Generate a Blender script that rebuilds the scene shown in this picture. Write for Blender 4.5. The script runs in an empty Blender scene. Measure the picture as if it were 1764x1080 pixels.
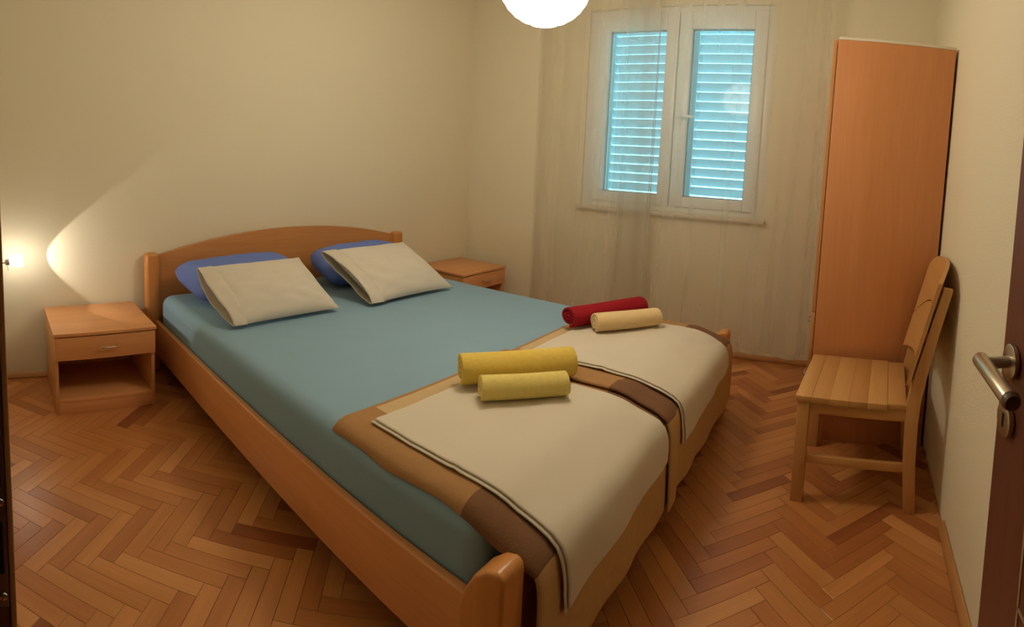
import bpy, bmesh, math, random
from mathutils import Vector, Matrix, noise
random.seed(7)
PI = math.pi
S = bpy.context.scene
COL = S.collection

# ------------------------------------------------------------------ camera
# The photograph is a hand-held sweep panorama, so the lens is a cylinder.
CAM = (2.9982, -3.5134, 1.3525)
FX, FY, V0, U0, W_, H_ = 945.76, 872.04, 337.9, 882.0, 1764.0, 1080.0
RIGHT = Vector((0.80751893, 0.58839646, 0.0412649))
FWD = Vector((-0.58456676, 0.80767177, -0.07712334))
UP = Vector((-0.0787076, 0.03815647, 0.99616725))
cd = bpy.data.cameras.new('camera')
cam = bpy.data.objects.new('camera', cd)
COL.objects.link(cam)
cam.matrix_world = Matrix(((RIGHT.x, UP.x, -FWD.x, CAM[0]), (RIGHT.y, UP.y, -FWD.y, CAM[1]),
                           (RIGHT.z, UP.z, -FWD.z, CAM[2]), (0, 0, 0, 1)))
cd.sensor_width = 36
cd.lens = 14.5
cd.type = 'PANO'
cd.panorama_type = 'CENTRAL_CYLINDRICAL'
cd.central_cylindrical_radius = 1.0
cd.central_cylindrical_range_u_min = -U0 / FX
cd.central_cylindrical_range_u_max = (W_ - U0) / FX
cd.central_cylindrical_range_v_min = -(H_ - V0) / FY
cd.central_cylindrical_range_v_max = V0 / FY
cd.clip_start = 0.02
S.camera = cam

# ------------------------------------------------------------------ world, exposure
wd = bpy.data.worlds.new('world')
S.world = wd
wd.use_nodes = True
bg = wd.node_tree.nodes['Background']
bg.inputs['Color'].default_value = (0.22, 0.70, 0.86, 1)
bg.inputs['Strength'].default_value = 7.0
S.view_settings.view_transform = 'Standard'
S.view_settings.look = 'None'
S.view_settings.gamma = 1.0
S.view_settings.use_curve_mapping = False
S.view_settings.exposure = 0.0
cy_ = S.cycles
cy_.use_light_tree = False
cy_.max_bounces = 8
cy_.diffuse_bounces = 5
cy_.glossy_bounces = 2
cy_.transmission_bounces = 4
cy_.transparent_max_bounces = 16
cy_.adaptive_threshold = .03
cy_.sample_clamp_indirect = 4.0
LANTERN_POWER = 29.0
LANTERN_COL = (1.0, 0.84, 0.63)
SPOT_POWER = 6.8
SHADE_GLOW = 24.0
LAMP_COL = (1.0, 0.91, 0.78)

# ------------------------------------------------------------------ materials
MATS = {}


def newmat(name):
    m = bpy.data.materials.new(name)
    m.use_nodes = True
    nt = m.node_tree
    MATS[name] = m
    return m, nt, nt.nodes['Principled BSDF']


def nd(nt, t, **kw):
    n = nt.nodes.new(t)
    for k, v in kw.items():
        setattr(n, k, v)
    return n


def rgb(c):
    return (c[0], c[1], c[2], 1)


def plain(name, col, rough=.5, metal=0., bump=0., bscale=200., spec=.5, var=0., vscale=3.):
    m, nt, b = newmat(name)
    b.inputs['Base Color'].default_value = rgb(col)
    b.inputs['Roughness'].default_value = rough
    b.inputs['Metallic'].default_value = metal
    b.inputs['Specular IOR Level'].default_value = spec
    tc = nd(nt, 'ShaderNodeTexCoord')
    if bump:
        n = nd(nt, 'ShaderNodeTexNoise')
        n.inputs['Scale'].default_value = bscale
        n.inputs['Detail'].default_value = 3
        nt.links.new(tc.outputs['Object'], n.inputs['Vector'])
        bp = nd(nt, 'ShaderNodeBump')
        bp.inputs['Strength'].default_value = bump
        bp.inputs['Distance'].default_value = .002
        nt.links.new(n.outputs['Fac'], bp.inputs['Height'])
        nt.links.new(bp.outputs['Normal'], b.inputs['Normal'])
    if var:
        n = nd(nt, 'ShaderNodeTexNoise')
        n.inputs['Scale'].default_value = vscale
        nt.links.new(tc.outputs['Object'], n.inputs['Vector'])
        mx = nd(nt, 'ShaderNodeMix', data_type='RGBA')
        mx.inputs['A'].default_value = rgb([x * (1 - var) for x in col])
        mx.inputs['B'].default_value = rgb([min(1, x * (1 + var)) for x in col])
        nt.links.new(n.outputs['Fac'], mx.inputs['Factor'])
        nt.links.new(mx.outputs['Result'], b.inputs['Base Color'])
    return m


def wood(name, c1, c2, axis='z', scale=1., rough=.4, uv=False, coat=0.):
    """fine streaks along one local axis"""
    m, nt, b = newmat(name)
    tc = nd(nt, 'ShaderNodeTexCoord')
    mp = nd(nt, 'ShaderNodeMapping')
    st = {'x': (1.2, 22, 22), 'y': (22, 1.2, 22), 'z': (22, 22, 1.2)}[axis]
    mp.inputs['Scale'].default_value = [s * scale for s in st]
    nt.links.new(tc.outputs['UV' if uv else 'Object'], mp.inputs['Vector'])
    oi = nd(nt, 'ShaderNodeObjectInfo')
    ml = nd(nt, 'ShaderNodeVectorMath', operation='SCALE')
    cx = nd(nt, 'ShaderNodeCombineXYZ')
    for i in 'XYZ':
        nt.links.new(oi.outputs['Random'], cx.inputs[i])
    nt.links.new(cx.outputs[0], ml.inputs[0])
    ml.inputs['Scale'].default_value = 37.
    ad = nd(nt, 'ShaderNodeVectorMath', operation='ADD')
    nt.links.new(mp.outputs[0], ad.inputs[0])
    nt.links.new(ml.outputs[0], ad.inputs[1])
    n1 = nd(nt, 'ShaderNodeTexNoise')
    n1.inputs['Scale'].default_value = 1.
    n1.inputs['Detail'].default_value = 4
    n1.inputs['Roughness'].default_value = .6
    nt.links.new(ad.outputs[0], n1.inputs['Vector'])
    n2 = nd(nt, 'ShaderNodeTexNoise')
    n2.inputs['Scale'].default_value = 6.
    n2.inputs['Detail'].default_value = 2
    nt.links.new(ad.outputs[0], n2.inputs['Vector'])
    mx0 = nd(nt, 'ShaderNodeMix')
    mx0.inputs['Factor'].default_value = .35
    nt.links.new(n1.outputs['Fac'], mx0.inputs['A'])
    nt.links.new(n2.outputs['Fac'], mx0.inputs['B'])
    rp = nd(nt, 'ShaderNodeValToRGB')
    rp.color_ramp.elements[0].position = .32
    rp.color_ramp.elements[0].color = rgb(c1)
    rp.color_ramp.elements[1].position = .68
    rp.color_ramp.elements[1].color = rgb(c2)
    nt.links.new(mx0.outputs['Result'], rp.inputs['Fac'])
    nt.links.new(rp.outputs['Color'], b.inputs['Base Color'])
    b.inputs['Roughness'].default_value = rough
    b.inputs['Coat Weight'].default_value = coat
    b.inputs['Coat Roughness'].default_value = .25
    return m


def emit(name, col, strength, sampling='FRONT'):
    m, nt, b = newmat(name)
    m.cycles.emission_sampling = sampling
    b.inputs['Base Color'].default_value = rgb((.8, .8, .75))
    b.inputs['Emission Color'].default_value = rgb(col)
    b.inputs['Emission Strength'].default_value = strength
    return m


WALL = plain('wall_paint', (.78, .72, .55), .85, bump=.5, bscale=130., spec=.2)
WALLW = plain('ceiling_paint', (.88, .84, .74), .9, spec=.2)
BEECH_Z = wood('beech_upright', (.50, .235, .075), (.60, .30, .10), 'z', 1., .42)
BEECH_Y = wood('beech_across', (.60, .27, .10), (.70, .34, .14), 'y', 1., .38)
BEECH_X = wood('beech_along', (.50, .235, .072), (.60, .30, .10), 'x', 1., .38)
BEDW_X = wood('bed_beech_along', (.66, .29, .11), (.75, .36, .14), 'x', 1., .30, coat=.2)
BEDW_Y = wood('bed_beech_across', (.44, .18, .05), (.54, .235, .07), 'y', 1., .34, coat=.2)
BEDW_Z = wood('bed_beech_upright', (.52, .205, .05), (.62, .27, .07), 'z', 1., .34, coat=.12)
WARD = wood('wardrobe_laminate', (.56, .23, .08), (.64, .28, .11), 'z', .8, .42)
WARD_EDGE = wood('wardrobe_door_laminate', (.52, .24, .08), (.62, .30, .11), 'z', .8, .42)
CHAIR_Z = wood('chair_beech_upright', (.52, .265, .09), (.61, .33, .12), 'z', 1., .40)
CHAIR_Y = wood('chair_beech_across', (.52, .265, .09), (.61, .33, .12), 'y', 1., .40)
CHAIR_X = wood('chair_beech_along', (.52, .265, .09), (.61, .33, .12), 'x', 1., .40)
SEATS = [wood('chair_stave_%s' % n, a, b, 'y', 1., .40) for n, a, b in (
    ('pale', (.54, .29, .10), (.62, .35, .13)), ('honey', (.50, .25, .08), (.57, .31, .11)),
    ('tan', (.46, .23, .07), (.54, .28, .095)))]
WALNUT = wood('walnut_veneer', (.085, .022, .013), (.16, .046, .026), 'z', 1.4, .42)
SKIRT = wood('skirting_oak', (.42, .20, .07), (.54, .28, .10), 'y', 1., .4)
FLOORT = []
for k, (a, b_) in enumerate([((.40, .165, .042), (.50, .22, .062)), ((.44, .19, .05), (.55, .255, .075)),
                             ((.35, .135, .035), (.45, .185, .05)), ((.50, .235, .065), (.60, .30, .10)),
                             ((.30, .105, .027), (.39, .15, .04)), ((.42, .18, .05), (.50, .235, .065)),
                             ((.22, .065, .018), (.30, .10, .028))]):
    FLOORT.append(wood('parquet_tone_%d' % k, [a[0] * 1.06, a[1] * 1.0, a[2] * 1.15], [b_[0] * 1.06, b_[1] * 1.0, b_[2] * 1.15], 'x', .9, .30, uv=True))
GROUT = plain('floor_joint', (.10, .045, .018), .8)
STEEL = plain('brushed_steel', (.62, .60, .55), .32, 1.)
NICKEL = plain('satin_nickel', (.55, .47, .36), .30, 1.)
CHROME = plain('chrome', (.75, .73, .70), .15, 1.)
BLACK = plain('dark_hole', (.006, .006, .006), .9)
PVC = plain('white_window_plastic', (.80, .82, .80), .35)
SLATM = plain('white_shutter_frame', (.72, .78, .80), .5)
BLUE = plain('blue_jersey_sheet', (.25, .40, .52), .8, bump=.25, bscale=35., spec=.15, var=.05, vscale=4.)
NAVY = plain('royal_blue_cotton', (.15, .22, .58), .75, bump=.3, bscale=30., spec=.2)
WHITEC = plain('white_cotton', (.65, .61, .52), .8, bump=.3, bscale=26., spec=.2, var=.03, vscale=6.)
WHITEF = plain('white_folded_linen', (.66, .61, .50), .75, bump=.25, bscale=18., spec=.2, var=.03, vscale=5.)
BL_TAN = plain('blanket_tan', (.54, .35, .16), .95, bump=.8, bscale=260., spec=.1, var=.08, vscale=30.)
BL_BRN = plain('blanket_brown', (.40, .225, .10), .95, bump=.8, bscale=260., spec=.1, var=.08, vscale=30.)
BL_DRK = plain('blanket_dark_brown', (.20, .105, .055), .95, bump=.8, bscale=260., spec=.1, var=.08, vscale=30.)
BL_BEI = plain('blanket_beige', (.58, .43, .24), .95, bump=.8, bscale=260., spec=.1, var=.06, vscale=30.)
TW_YEL = plain('yellow_terry', (.78, .58, .13), .95, bump=1., bscale=330., spec=.08, var=.1, vscale=60.)
TW_LEM = plain('lemon_terry', (.80, .66, .22), .95, bump=1., bscale=330., spec=.08, var=.1, vscale=60.)
TW_RED = plain('crimson_terry', (.30, .014, .022), .95, bump=1., bscale=330., spec=.08, var=.12, vscale=60.)
TW_CRM = plain('cream_terry', (.80, .62, .34), .95, bump=1., bscale=330., spec=.08, var=.08, vscale=60.)
STONE = plain('pale_sill', (.66, .60, .48), .6)
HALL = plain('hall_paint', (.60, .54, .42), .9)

m, nt, b = newmat('window_glass')
tr = nd(nt, 'ShaderNodeBsdfTransparent')
tr.inputs['Color'].default_value = (.93, .97, .97, 1)
gl = nd(nt, 'ShaderNodeBsdfGlossy')
gl.inputs['Roughness'].default_value = .03
fr = nd(nt, 'ShaderNodeFresnel')
fr.inputs['IOR'].default_value = 1.20
mx = nd(nt, 'ShaderNodeMixShader')
nt.links.new(fr.outputs[0], mx.inputs[0])
nt.links.new(tr.outputs[0], mx.inputs[1])
nt.links.new(gl.outputs[0], mx.inputs[2])
nt.links.new(mx.outputs[0], nt.nodes['Material Output'].inputs['Surface'])
GLASS = m


m, nt, b = newmat('translucent_shutter_slat')
tl = nd(nt, 'ShaderNodeBsdfTranslucent')
tl.inputs['Color'].default_value = (.60, .72, .76, 1)
mx = nd(nt, 'ShaderNodeMixShader')
mx.inputs[0].default_value = .30
b.inputs['Base Color'].default_value = (.72, .78, .80, 1)
nt.links.new(b.outputs[0], mx.inputs[1])
nt.links.new(tl.outputs[0], mx.inputs[2])
nt.links.new(mx.outputs[0], nt.nodes['Material Output'].inputs['Surface'])
SLATT = m


def sheer(name, col, opacity):
    m, nt, b = newmat(name)
    tr = nd(nt, 'ShaderNodeBsdfTransparent')
    df = nd(nt, 'ShaderNodeBsdfDiffuse')
    df.inputs['Color'].default_value = rgb(col)
    tl = nd(nt, 'ShaderNodeBsdfTranslucent')
    tl.inputs['Color'].default_value = rgb(col)
    m1 = nd(nt, 'ShaderNodeMixShader')
    m1.inputs[0].default_value = .62
    nt.links.new(df.outputs[0], m1.inputs[1])
    nt.links.new(tl.outputs[0], m1.inputs[2])
    # threads cover more of the view where the cloth turns edge-on
    lw = nd(nt, 'ShaderNodeLayerWeight')
    lw.inputs['Blend'].default_value = .35
    mr = nd(nt, 'ShaderNodeMapRange')
    mr.inputs['To Min'].default_value = opacity
    mr.inputs['To Max'].default_value = min(1., opacity + .46)
    nt.links.new(lw.outputs['Facing'], mr.inputs['Value'])
    m2 = nd(nt, 'ShaderNodeMixShader')
    nt.links.new(mr.outputs[0], m2.inputs[0])
    nt.links.new(tr.outputs[0], m2.inputs[1])
    nt.links.new(m1.outputs[0], m2.inputs[2])
    nt.links.new(m2.outputs[0], nt.nodes['Material Output'].inputs['Surface'])
    return m


SHEER = sheer('sheer_voile', (.76, .72, .63), .29)
HEM = sheer('sheer_voile_hem', (.80, .75, .62), .55)
PAPER = emit('lit_rice_paper', LANTERN_COL, LANTERN_POWER)
GLOW = emit('lit_frosted_glass', LAMP_COL, SHADE_GLOW)
BULB = emit('lit_bulb_glass', LANTERN_COL, LANTERN_POWER, 'NONE')


# ------------------------------------------------------------------ mesh helpers
class MB:
    def __init__(self):
        self.v, self.f, self.mi, self.uv = [], [], [], None

    def quadgrid(self, rows, mi=None, close_u=False, close_v=False, flip=False):
        """rows: list of equal-length lists of points"""
        o = len(self.v)
        n, k = len(rows), len(rows[0])
        for r in rows:
            self.v.extend(r)
        for i in range(n if close_v else n - 1):
            for j in range(k if close_u else k - 1):
                a = o + i * k + j
                b2 = o + i * k + (j + 1) % k
                c = o + ((i + 1) % n) * k + (j + 1) % k
                d = o + ((i + 1) % n) * k + j
                self.f.append((a, d, c, b2) if flip else (a, b2, c, d))
                self.mi.append(mi(i, j) if callable(mi) else (mi or 0))
        return self

    def cap(self, idx, mi=0):
        self.f.append(tuple(idx))
        self.mi.append(mi)

    def box(self, x0, x1, y0, y1, z0, z1, bev=0., seg=2, mi=0, mat=None):
        bm = bmesh.new()
        bmesh.ops.create_cube(bm, size=1.)
        for v in bm.verts:
            v.co = Vector((x0 if v.co.x < 0 else x1, y0 if v.co.y < 0 else y1, z0 if v.co.z < 0 else z1))
        if bev:
            bmesh.ops.bevel(bm, geom=list(bm.edges), offset=bev, segments=seg, profile=.5, affect='EDGES')
        self.absorb(bm, mi, mat)
        return self

    def absorb(self, bm, mi=0, mat=None):
        o = len(self.v)
        bm.verts.index_update()
        for v in bm.verts:
            self.v.append(tuple((mat @ v.co) if mat else v.co))
        for f in bm.faces:
            self.f.append(tuple(o + v.index for v in f.verts))
            self.mi.append(mi)
        bm.free()

    def lathe(self, prof, centre, axis, n=24, mi=0, capends=True):
        """prof: list of (radius, distance along axis)"""
        ax = Vector(axis).normalized()
        t = Vector((0, 0, 1)) if abs(ax.z) < .9 else Vector((1, 0, 0))
        a = ax.cross(t).normalized()
        b2 = ax.cross(a)
        c = Vector(centre)
        rows = [[tuple(c + ax * d + (a * math.cos(2 * PI * i / n) + b2 * math.sin(2 * PI * i / n)) * r) for i in range(n)]
                for r, d in prof]
        o = len(self.v)
        self.quadgrid(rows, mi, close_u=True)
        if capends:
            if prof[0][0] > 1e-6:
                self.cap([o + i for i in range(n)][::-1], mi)
            if prof[-1][0] > 1e-6:
                k = o + (len(prof) - 1) * n
                self.cap([k + i for i in range(n)], mi)
        return self

    def tube(self, pts, r, n=10, mi=0, closed=False):
        pts = [Vector(p) for p in pts]
        rows = []
        prev = None
        m_ = len(pts)
        for i, p in enumerate(pts):
            if closed:
                d = (pts[(i + 1) % m_] - pts[i - 1]).normalized()
            else:
                d = (pts[min(i + 1, m_ - 1)] - pts[max(i - 1, 0)]).normalized()
            if prev is None:
                t = Vector((0, 0, 1)) if abs(d.z) < .9 else Vector((1, 0, 0))
                a = d.cross(t).normalized()
            else:
                a = (prev - d * prev.dot(d)).normalized()
            prev = a
            b2 = d.cross(a)
            rr = r[i] if isinstance(r, (list, tuple)) else r
            rows.append([tuple(p + (a * math.cos(2 * PI * k / n) + b2 * math.sin(2 * PI * k / n)) * rr) for k in range(n)])
        o = len(self.v)
        self.quadgrid(rows, mi, close_u=True, close_v=closed)
        if not closed:
            self.cap([o + k for k in range(n)][::-1], mi)
            e = o + (m_ - 1) * n
            self.cap([e + k for k in range(n)], mi)
        return self

    def prism(self, poly, axis, a, b2, bev=0., seg=2, mi=0):
        """poly: 2D outline extruded between a and b2 along axis"""
        bm = bmesh.new()

        def P(p, t):
            return {'x': (t, p[0], p[1]), 'y': (p[0], t, p[1]), 'z': (p[0], p[1], t)}[axis]
        lo = [bm.verts.new(P(p, a)) for p in poly]
        hi = [bm.verts.new(P(p, b2)) for p in poly]
        bm.faces.new(lo)
        bm.faces.new(hi[::-1])
        n = len(poly)
        for i in range(n):
            bm.faces.new((lo[i], hi[i], hi[(i + 1) % n], lo[(i + 1) % n]))
        bmesh.ops.recalc_face_normals(bm, faces=bm.faces)
        if bev:
            ed = [e for e in bm.edges if len(e.link_faces) == 2 and e.calc_face_angle(0) > .6]
            bmesh.ops.bevel(bm, geom=ed, offset=bev, segments=seg, profile=.5, affect='EDGES')
        self.absorb(bm, mi)
        return self

    def mesh(self, name, mats, smooth=False):
        me = bpy.data.meshes.new(name)
        me.from_pydata(self.v, [], self.f)
        for m_ in mats:
            me.materials.append(m_)
        for p, i in zip(me.polygons, self.mi):
            p.material_index = i
            p.use_smooth = bool(smooth)
        bm = bmesh.new()
        bm.from_mesh(me)
        bmesh.ops.recalc_face_normals(bm, faces=bm.faces)
        bm.to_mesh(me)
        bm.free()
        if smooth and smooth is not True:
            try:
                me.set_sharp_from_angle(angle=smooth)
            except Exception:
                pass
        me.update()
        return me


def link(name, data, parent=None, loc=(0, 0, 0), rz=0.):
    o = bpy.data.objects.new(name, data)
    COL.objects.link(o)
    o.location = loc
    o.rotation_euler = (0, 0, rz)
    if parent:
        o.parent = parent
    return o


def obj(name, mb, mat, parent=None, smooth=.6, loc=(0, 0, 0), rz=0.):
    mats = mat if isinstance(mat, (list, tuple)) else [mat]
    return link(name, mb.mesh(name, mats, smooth), parent, loc, rz)


def tag(o, label, cat, group=None, kind=None):
    o['label'] = label
    o['category'] = cat
    if group:
        o['group'] = group
    if kind:
        o['kind'] = kind
    return o


def thing(name, label, cat, loc=(0, 0, 0), rz=0., group=None, kind=None):
    return tag(link(name, None, None, loc, rz), label, cat, group, kind)


def copy_tree(o, parent=None):
    c = o.copy()
    COL.objects.link(c)
    c.parent = parent
    for ch in o.children:
        copy_tree(ch, c)
    return c


def bx(*a, **k):
    return MB().box(*a, **k)


def project(p):
    d = Vector(p) - Vector(CAM)
    r, f, u = d.dot(RIGHT), d.dot(FWD), d.dot(UP)
    return U0 + FX * math.atan2(r, f), V0 - FY * u / math.hypot(r, f)


# ------------------------------------------------------------------ room shell
LX, ZC = 3.417, 2.76
Y4 = -3.56          # room face of the door wall
tag(obj('wall_left', bx(-.15, 0, Y4 - .15, .30, -.05, ZC), WALL), 'cream painted wall behind the headboard of the bed', 'wall', kind='structure')
tag(obj('wall_right', bx(LX, LX + .15, Y4 - .15, .30, -.05, ZC), WALL), 'cream painted wall behind the wooden chair and open door', 'wall', kind='structure')
wb = MB()
WX0, WX1, WZ0, WZ1 = 1.075, 2.395, 1.005, 2.50
wb.box(0, WX0, 0, .30, -.05, ZC).box(WX1, LX, 0, .30, -.05, ZC).box(WX0, WX1, 0, .30, -.05, WZ0).box(WX0, WX1, 0, .30, WZ1, ZC)
tag(obj('wall_back', wb, WALL), 'cream painted wall with the shuttered window behind the sheer curtains', 'wall', kind='structure')
DX0, DX1, DZ = 2.455, 3.400, 2.10
wb = MB()
wb.box(0, DX0, Y4 - .15, Y4, -.05, ZC).box(DX1, LX, Y4 - .15, Y4, -.05, ZC).box(DX0, DX1, Y4 - .15, Y4, DZ, ZC)
tag(obj('wall_front', wb, WALL), 'cream painted wall around the open doorway', 'wall', kind='structure')
tag(obj('ceiling', bx(-.15, LX + .15, Y4 - .15, .30, ZC, ZC + .1), WALLW), 'pale painted bedroom ceiling above the paper lantern', 'ceiling', kind='structure')
# hall behind the doorway
hb = MB()
hb.box(1.2, 1.25, -5.2, Y4 - .15, -.05, 2.6).box(4.2, 4.25, -5.2, Y4 - .15, -.05, 2.6).box(1.2, 4.25, -5.25, -5.2, -.05, 2.6)
hb.box(1.2, 4.25, -5.2, Y4 - .15, 2.6, 2.65)
hb.box(LX + .15, 4.25, Y4 - .20, Y4 - .15, -.05, 2.6)
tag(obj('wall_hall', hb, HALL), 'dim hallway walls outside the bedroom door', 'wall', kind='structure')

# floor: herringbone parquet
floor = tag(obj('floor', bx(-.15, LX + .15, Y4 - .15, .30, -.06, -.010), GROUT), 'honey coloured herringbone parquet floor', 'floor', kind='structure')
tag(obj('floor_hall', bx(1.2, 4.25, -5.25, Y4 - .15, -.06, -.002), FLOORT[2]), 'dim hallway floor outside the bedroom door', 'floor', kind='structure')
BW, NB = .0556, 5
BLN = BW * NB
OX, OY = 1.462, -3.046
R45 = math.sqrt(.5)


def clip(poly, x0, x1, y0, y1):
    def cut(pl, f):
        out = []
        for i in range(len(pl)):
            a, b2 = pl[i - 1], pl[i]
            fa, fb = f(a), f(b2)
            if (fa >= 0) != (fb >= 0):
                t = fa / (fa - fb)
                out.append((a[0] + t * (b2[0] - a[0]), a[1] + t * (b2[1] - a[1])))
            if fb >= 0:
                out.append(b2)
        return out
    for f in (lambda p: p[0] - x0, lambda p: x1 - p[0], lambda p: p[1] - y0, lambda p: y1 - p[1]):
        poly = cut(poly, f)
        if len(poly) < 3:
            return []
    return poly


def lat(i, j):      # lattice (units of the block width) to the room, turned by 45 degrees
    return (OX + (i - j) * BW * R45, OY + (i + j) * BW * R45)


def hides(x, y):
    if .0 < x < 2.33 and -2.60 < y < -.90:
        return True
    if x < .5 and (-3.25 < y < -2.78 or y > -.6):
        return True
    if x > 2.9 and y > -.95:
        return True
    return False


blocks = []
G = .0006
for i in range(-70, 75):
    for j in range(-70, 75):
        d = (i - j) % (2 * NB)
        if d == 0:
            q = (i, j, i + NB, j + 1, 0)
        elif d == 2 * NB - 1:
            q = (i, j, i + 1, j + NB, 1)
        else:
            continue
        g = G / BW
        c = [lat(q[0] + g, q[1] + g), lat(q[2] - g, q[1] + g), lat(q[2] - g, q[3] - g), lat(q[0] + g, q[3] - g)]
        p = clip(c, .002, LX - .002, Y4 + .002, -.002)
        if len(p) < 3:
            continue
        ar = abs(sum(p[k - 1][0] * p[k][1] - p[k][0] * p[k - 1][1] for k in range(len(p)))) / 2
        if ar < 2e-4:
            continue
        cx = sum(a[0] for a in p) / len(p)
        cy = sum(a[1] for a in p) / len(p)
        u, v = project((cx, cy, 0))
        on = -30 < u < W_ + 30 and v < H_ + 40 and not hides(cx, cy)
        px = [project((a[0], a[1], 0)) for a in p]
        sa = abs(sum(px[k - 1][0] * px[k][1] - px[k][0] * px[k - 1][1] for k in range(len(px)))) / 2 if on else 0
        blocks.append((sa, len(p) == 4 and abs(ar - (BLN - 2 * G) * (BW - 2 * G)) < 1e-6, p, q[4], (cx, cy)))
blocks.sort(key=lambda t: -t[0])
tone_w = [5, 4, 4.5, 2.0, 3.2, 3.5, 1.0]


def block_shape(mb, p, mi, uvl, dirv):
    """a clipped block: flat bottom, chamfered top"""
    n = len(p)
    cx = sum(a[0] for a in p) / n
    cy = sum(a[1] for a in p) / n
    o = len(mb.v)
    ch = .0007
    mb.v.extend((a[0], a[1], -.010) for a in p)
    mb.v.extend((a[0], a[1], -.0006) for a in p)
    for a in p:
        dx, dy = cx - a[0], cy - a[1]
        L = math.hypot(dx, dy)
        mb.v.append((a[0] + dx / L * ch * 1.6, a[1] + dy / L * ch * 1.6, 0.))
    for base in (0, n):
        for k in range(n):
            mb.f.append((o + base + k, o + base + (k + 1) % n, o + base + n + (k + 1) % n, o + base + n + k))
            mb.mi.append(mi)
    mb.f.append(tuple(o + 2 * n + k for k in range(n)))
    mb.mi.append(mi)
    return mb


def uvmesh(mb, name, mats, fn):
    me = mb.mesh(name, mats, False)
    uvl = me.uv_layers.new(name='grain')
    for lp in me.loops:
        uvl.data[lp.index].uv = fn(me.vertices[lp.vertex_index].co, lp.index)
    return me


full = {}
rest, rest_id = MB(), []
for k, (sa, whole, p, vert, ctr) in enumerate(blocks):
    tone = random.choices(range(len(FLOORT)), tone_w)[0]
    ang = PI / 4 + (PI / 2 if vert else 0)
    if k < 300:
        if whole:
            if tone not in full:
                h, w = BLN / 2 - G, BW / 2 - G
                mb = block_shape(MB(), [(-h, -w), (h, -w), (h, w), (-h, w)], 0, None, None)
                full[tone] = uvmesh(mb, 'parquet_block', [FLOORT[tone]], lambda co, i: (co.x, co.y))
            o = link('parquet_block', full[tone], floor, (ctr[0], ctr[1], 0), ang)
        else:
            ca, sn = math.cos(-ang), math.sin(-ang)
            loc = [((a[0] - ctr[0]) * ca - (a[1] - ctr[1]) * sn, (a[0] - ctr[0]) * sn + (a[1] - ctr[1]) * ca) for a in p]
            mb = block_shape(MB(), loc, 0, None, None)
            o = link('parquet_block', uvmesh(mb, 'parquet_block', [FLOORT[tone]], lambda co, i: (co.x, co.y)), floor, (ctr[0], ctr[1], 0), ang)
    else:
        f0 = len(rest.f)
        block_shape(rest, p, tone, None, None)
        rest_id += [(ctr, ang, random.random() * 40)] * (len(rest.f) - f0)
me = rest.mesh('parquet_blocks_rest', FLOORT, False)
uvl = me.uv_layers.new(name='grain')
for pl in me.polygons:
    ctr, ang, rn = rest_id[pl.index]
    ca, sn = math.cos(-ang), math.sin(-ang)
    for li in pl.loop_indices:
        co = me.vertices[me.loops[li].vertex_index].co
        dx, dy = co.x - ctr[0], co.y - ctr[1]
        uvl.data[li].uv = (dx * ca - dy * sn + rn, dx * sn + dy * ca + rn * 1.7)
o = link('parquet_blocks_far', me, floor)
o['kind'] = 'stuff'

# skirting
def skirting(name, poly, axis, a, b2, label):
    return tag(obj(name, MB().prism(poly, axis, a, b2, .004, 2), SKIRT), label, 'baseboard', kind='structure')


skirting('baseboard_left', [(0.001, 0.001), (.022, .001), (.022, .012), (.010, .034), (.001, .036)], 'y', Y4 + .002, -.002, 'low oak skirting strip along the headboard wall')
skirting('baseboard_right', [(LX - .001, .001), (LX - .024, .001), (LX - .024, .014), (LX - .010, .036), (LX - .001, .038)], 'y', Y4 + .01, -1.60, 'low oak skirting strip along the wall by the open door')
skirting('baseboard_back', [(-.001, .001), (-.022, .001), (-.022, .012), (-.010, .034), (-.001, .036)], 'x', .03, 2.80, 'low oak skirting strip under the window wall curtains')

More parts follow.
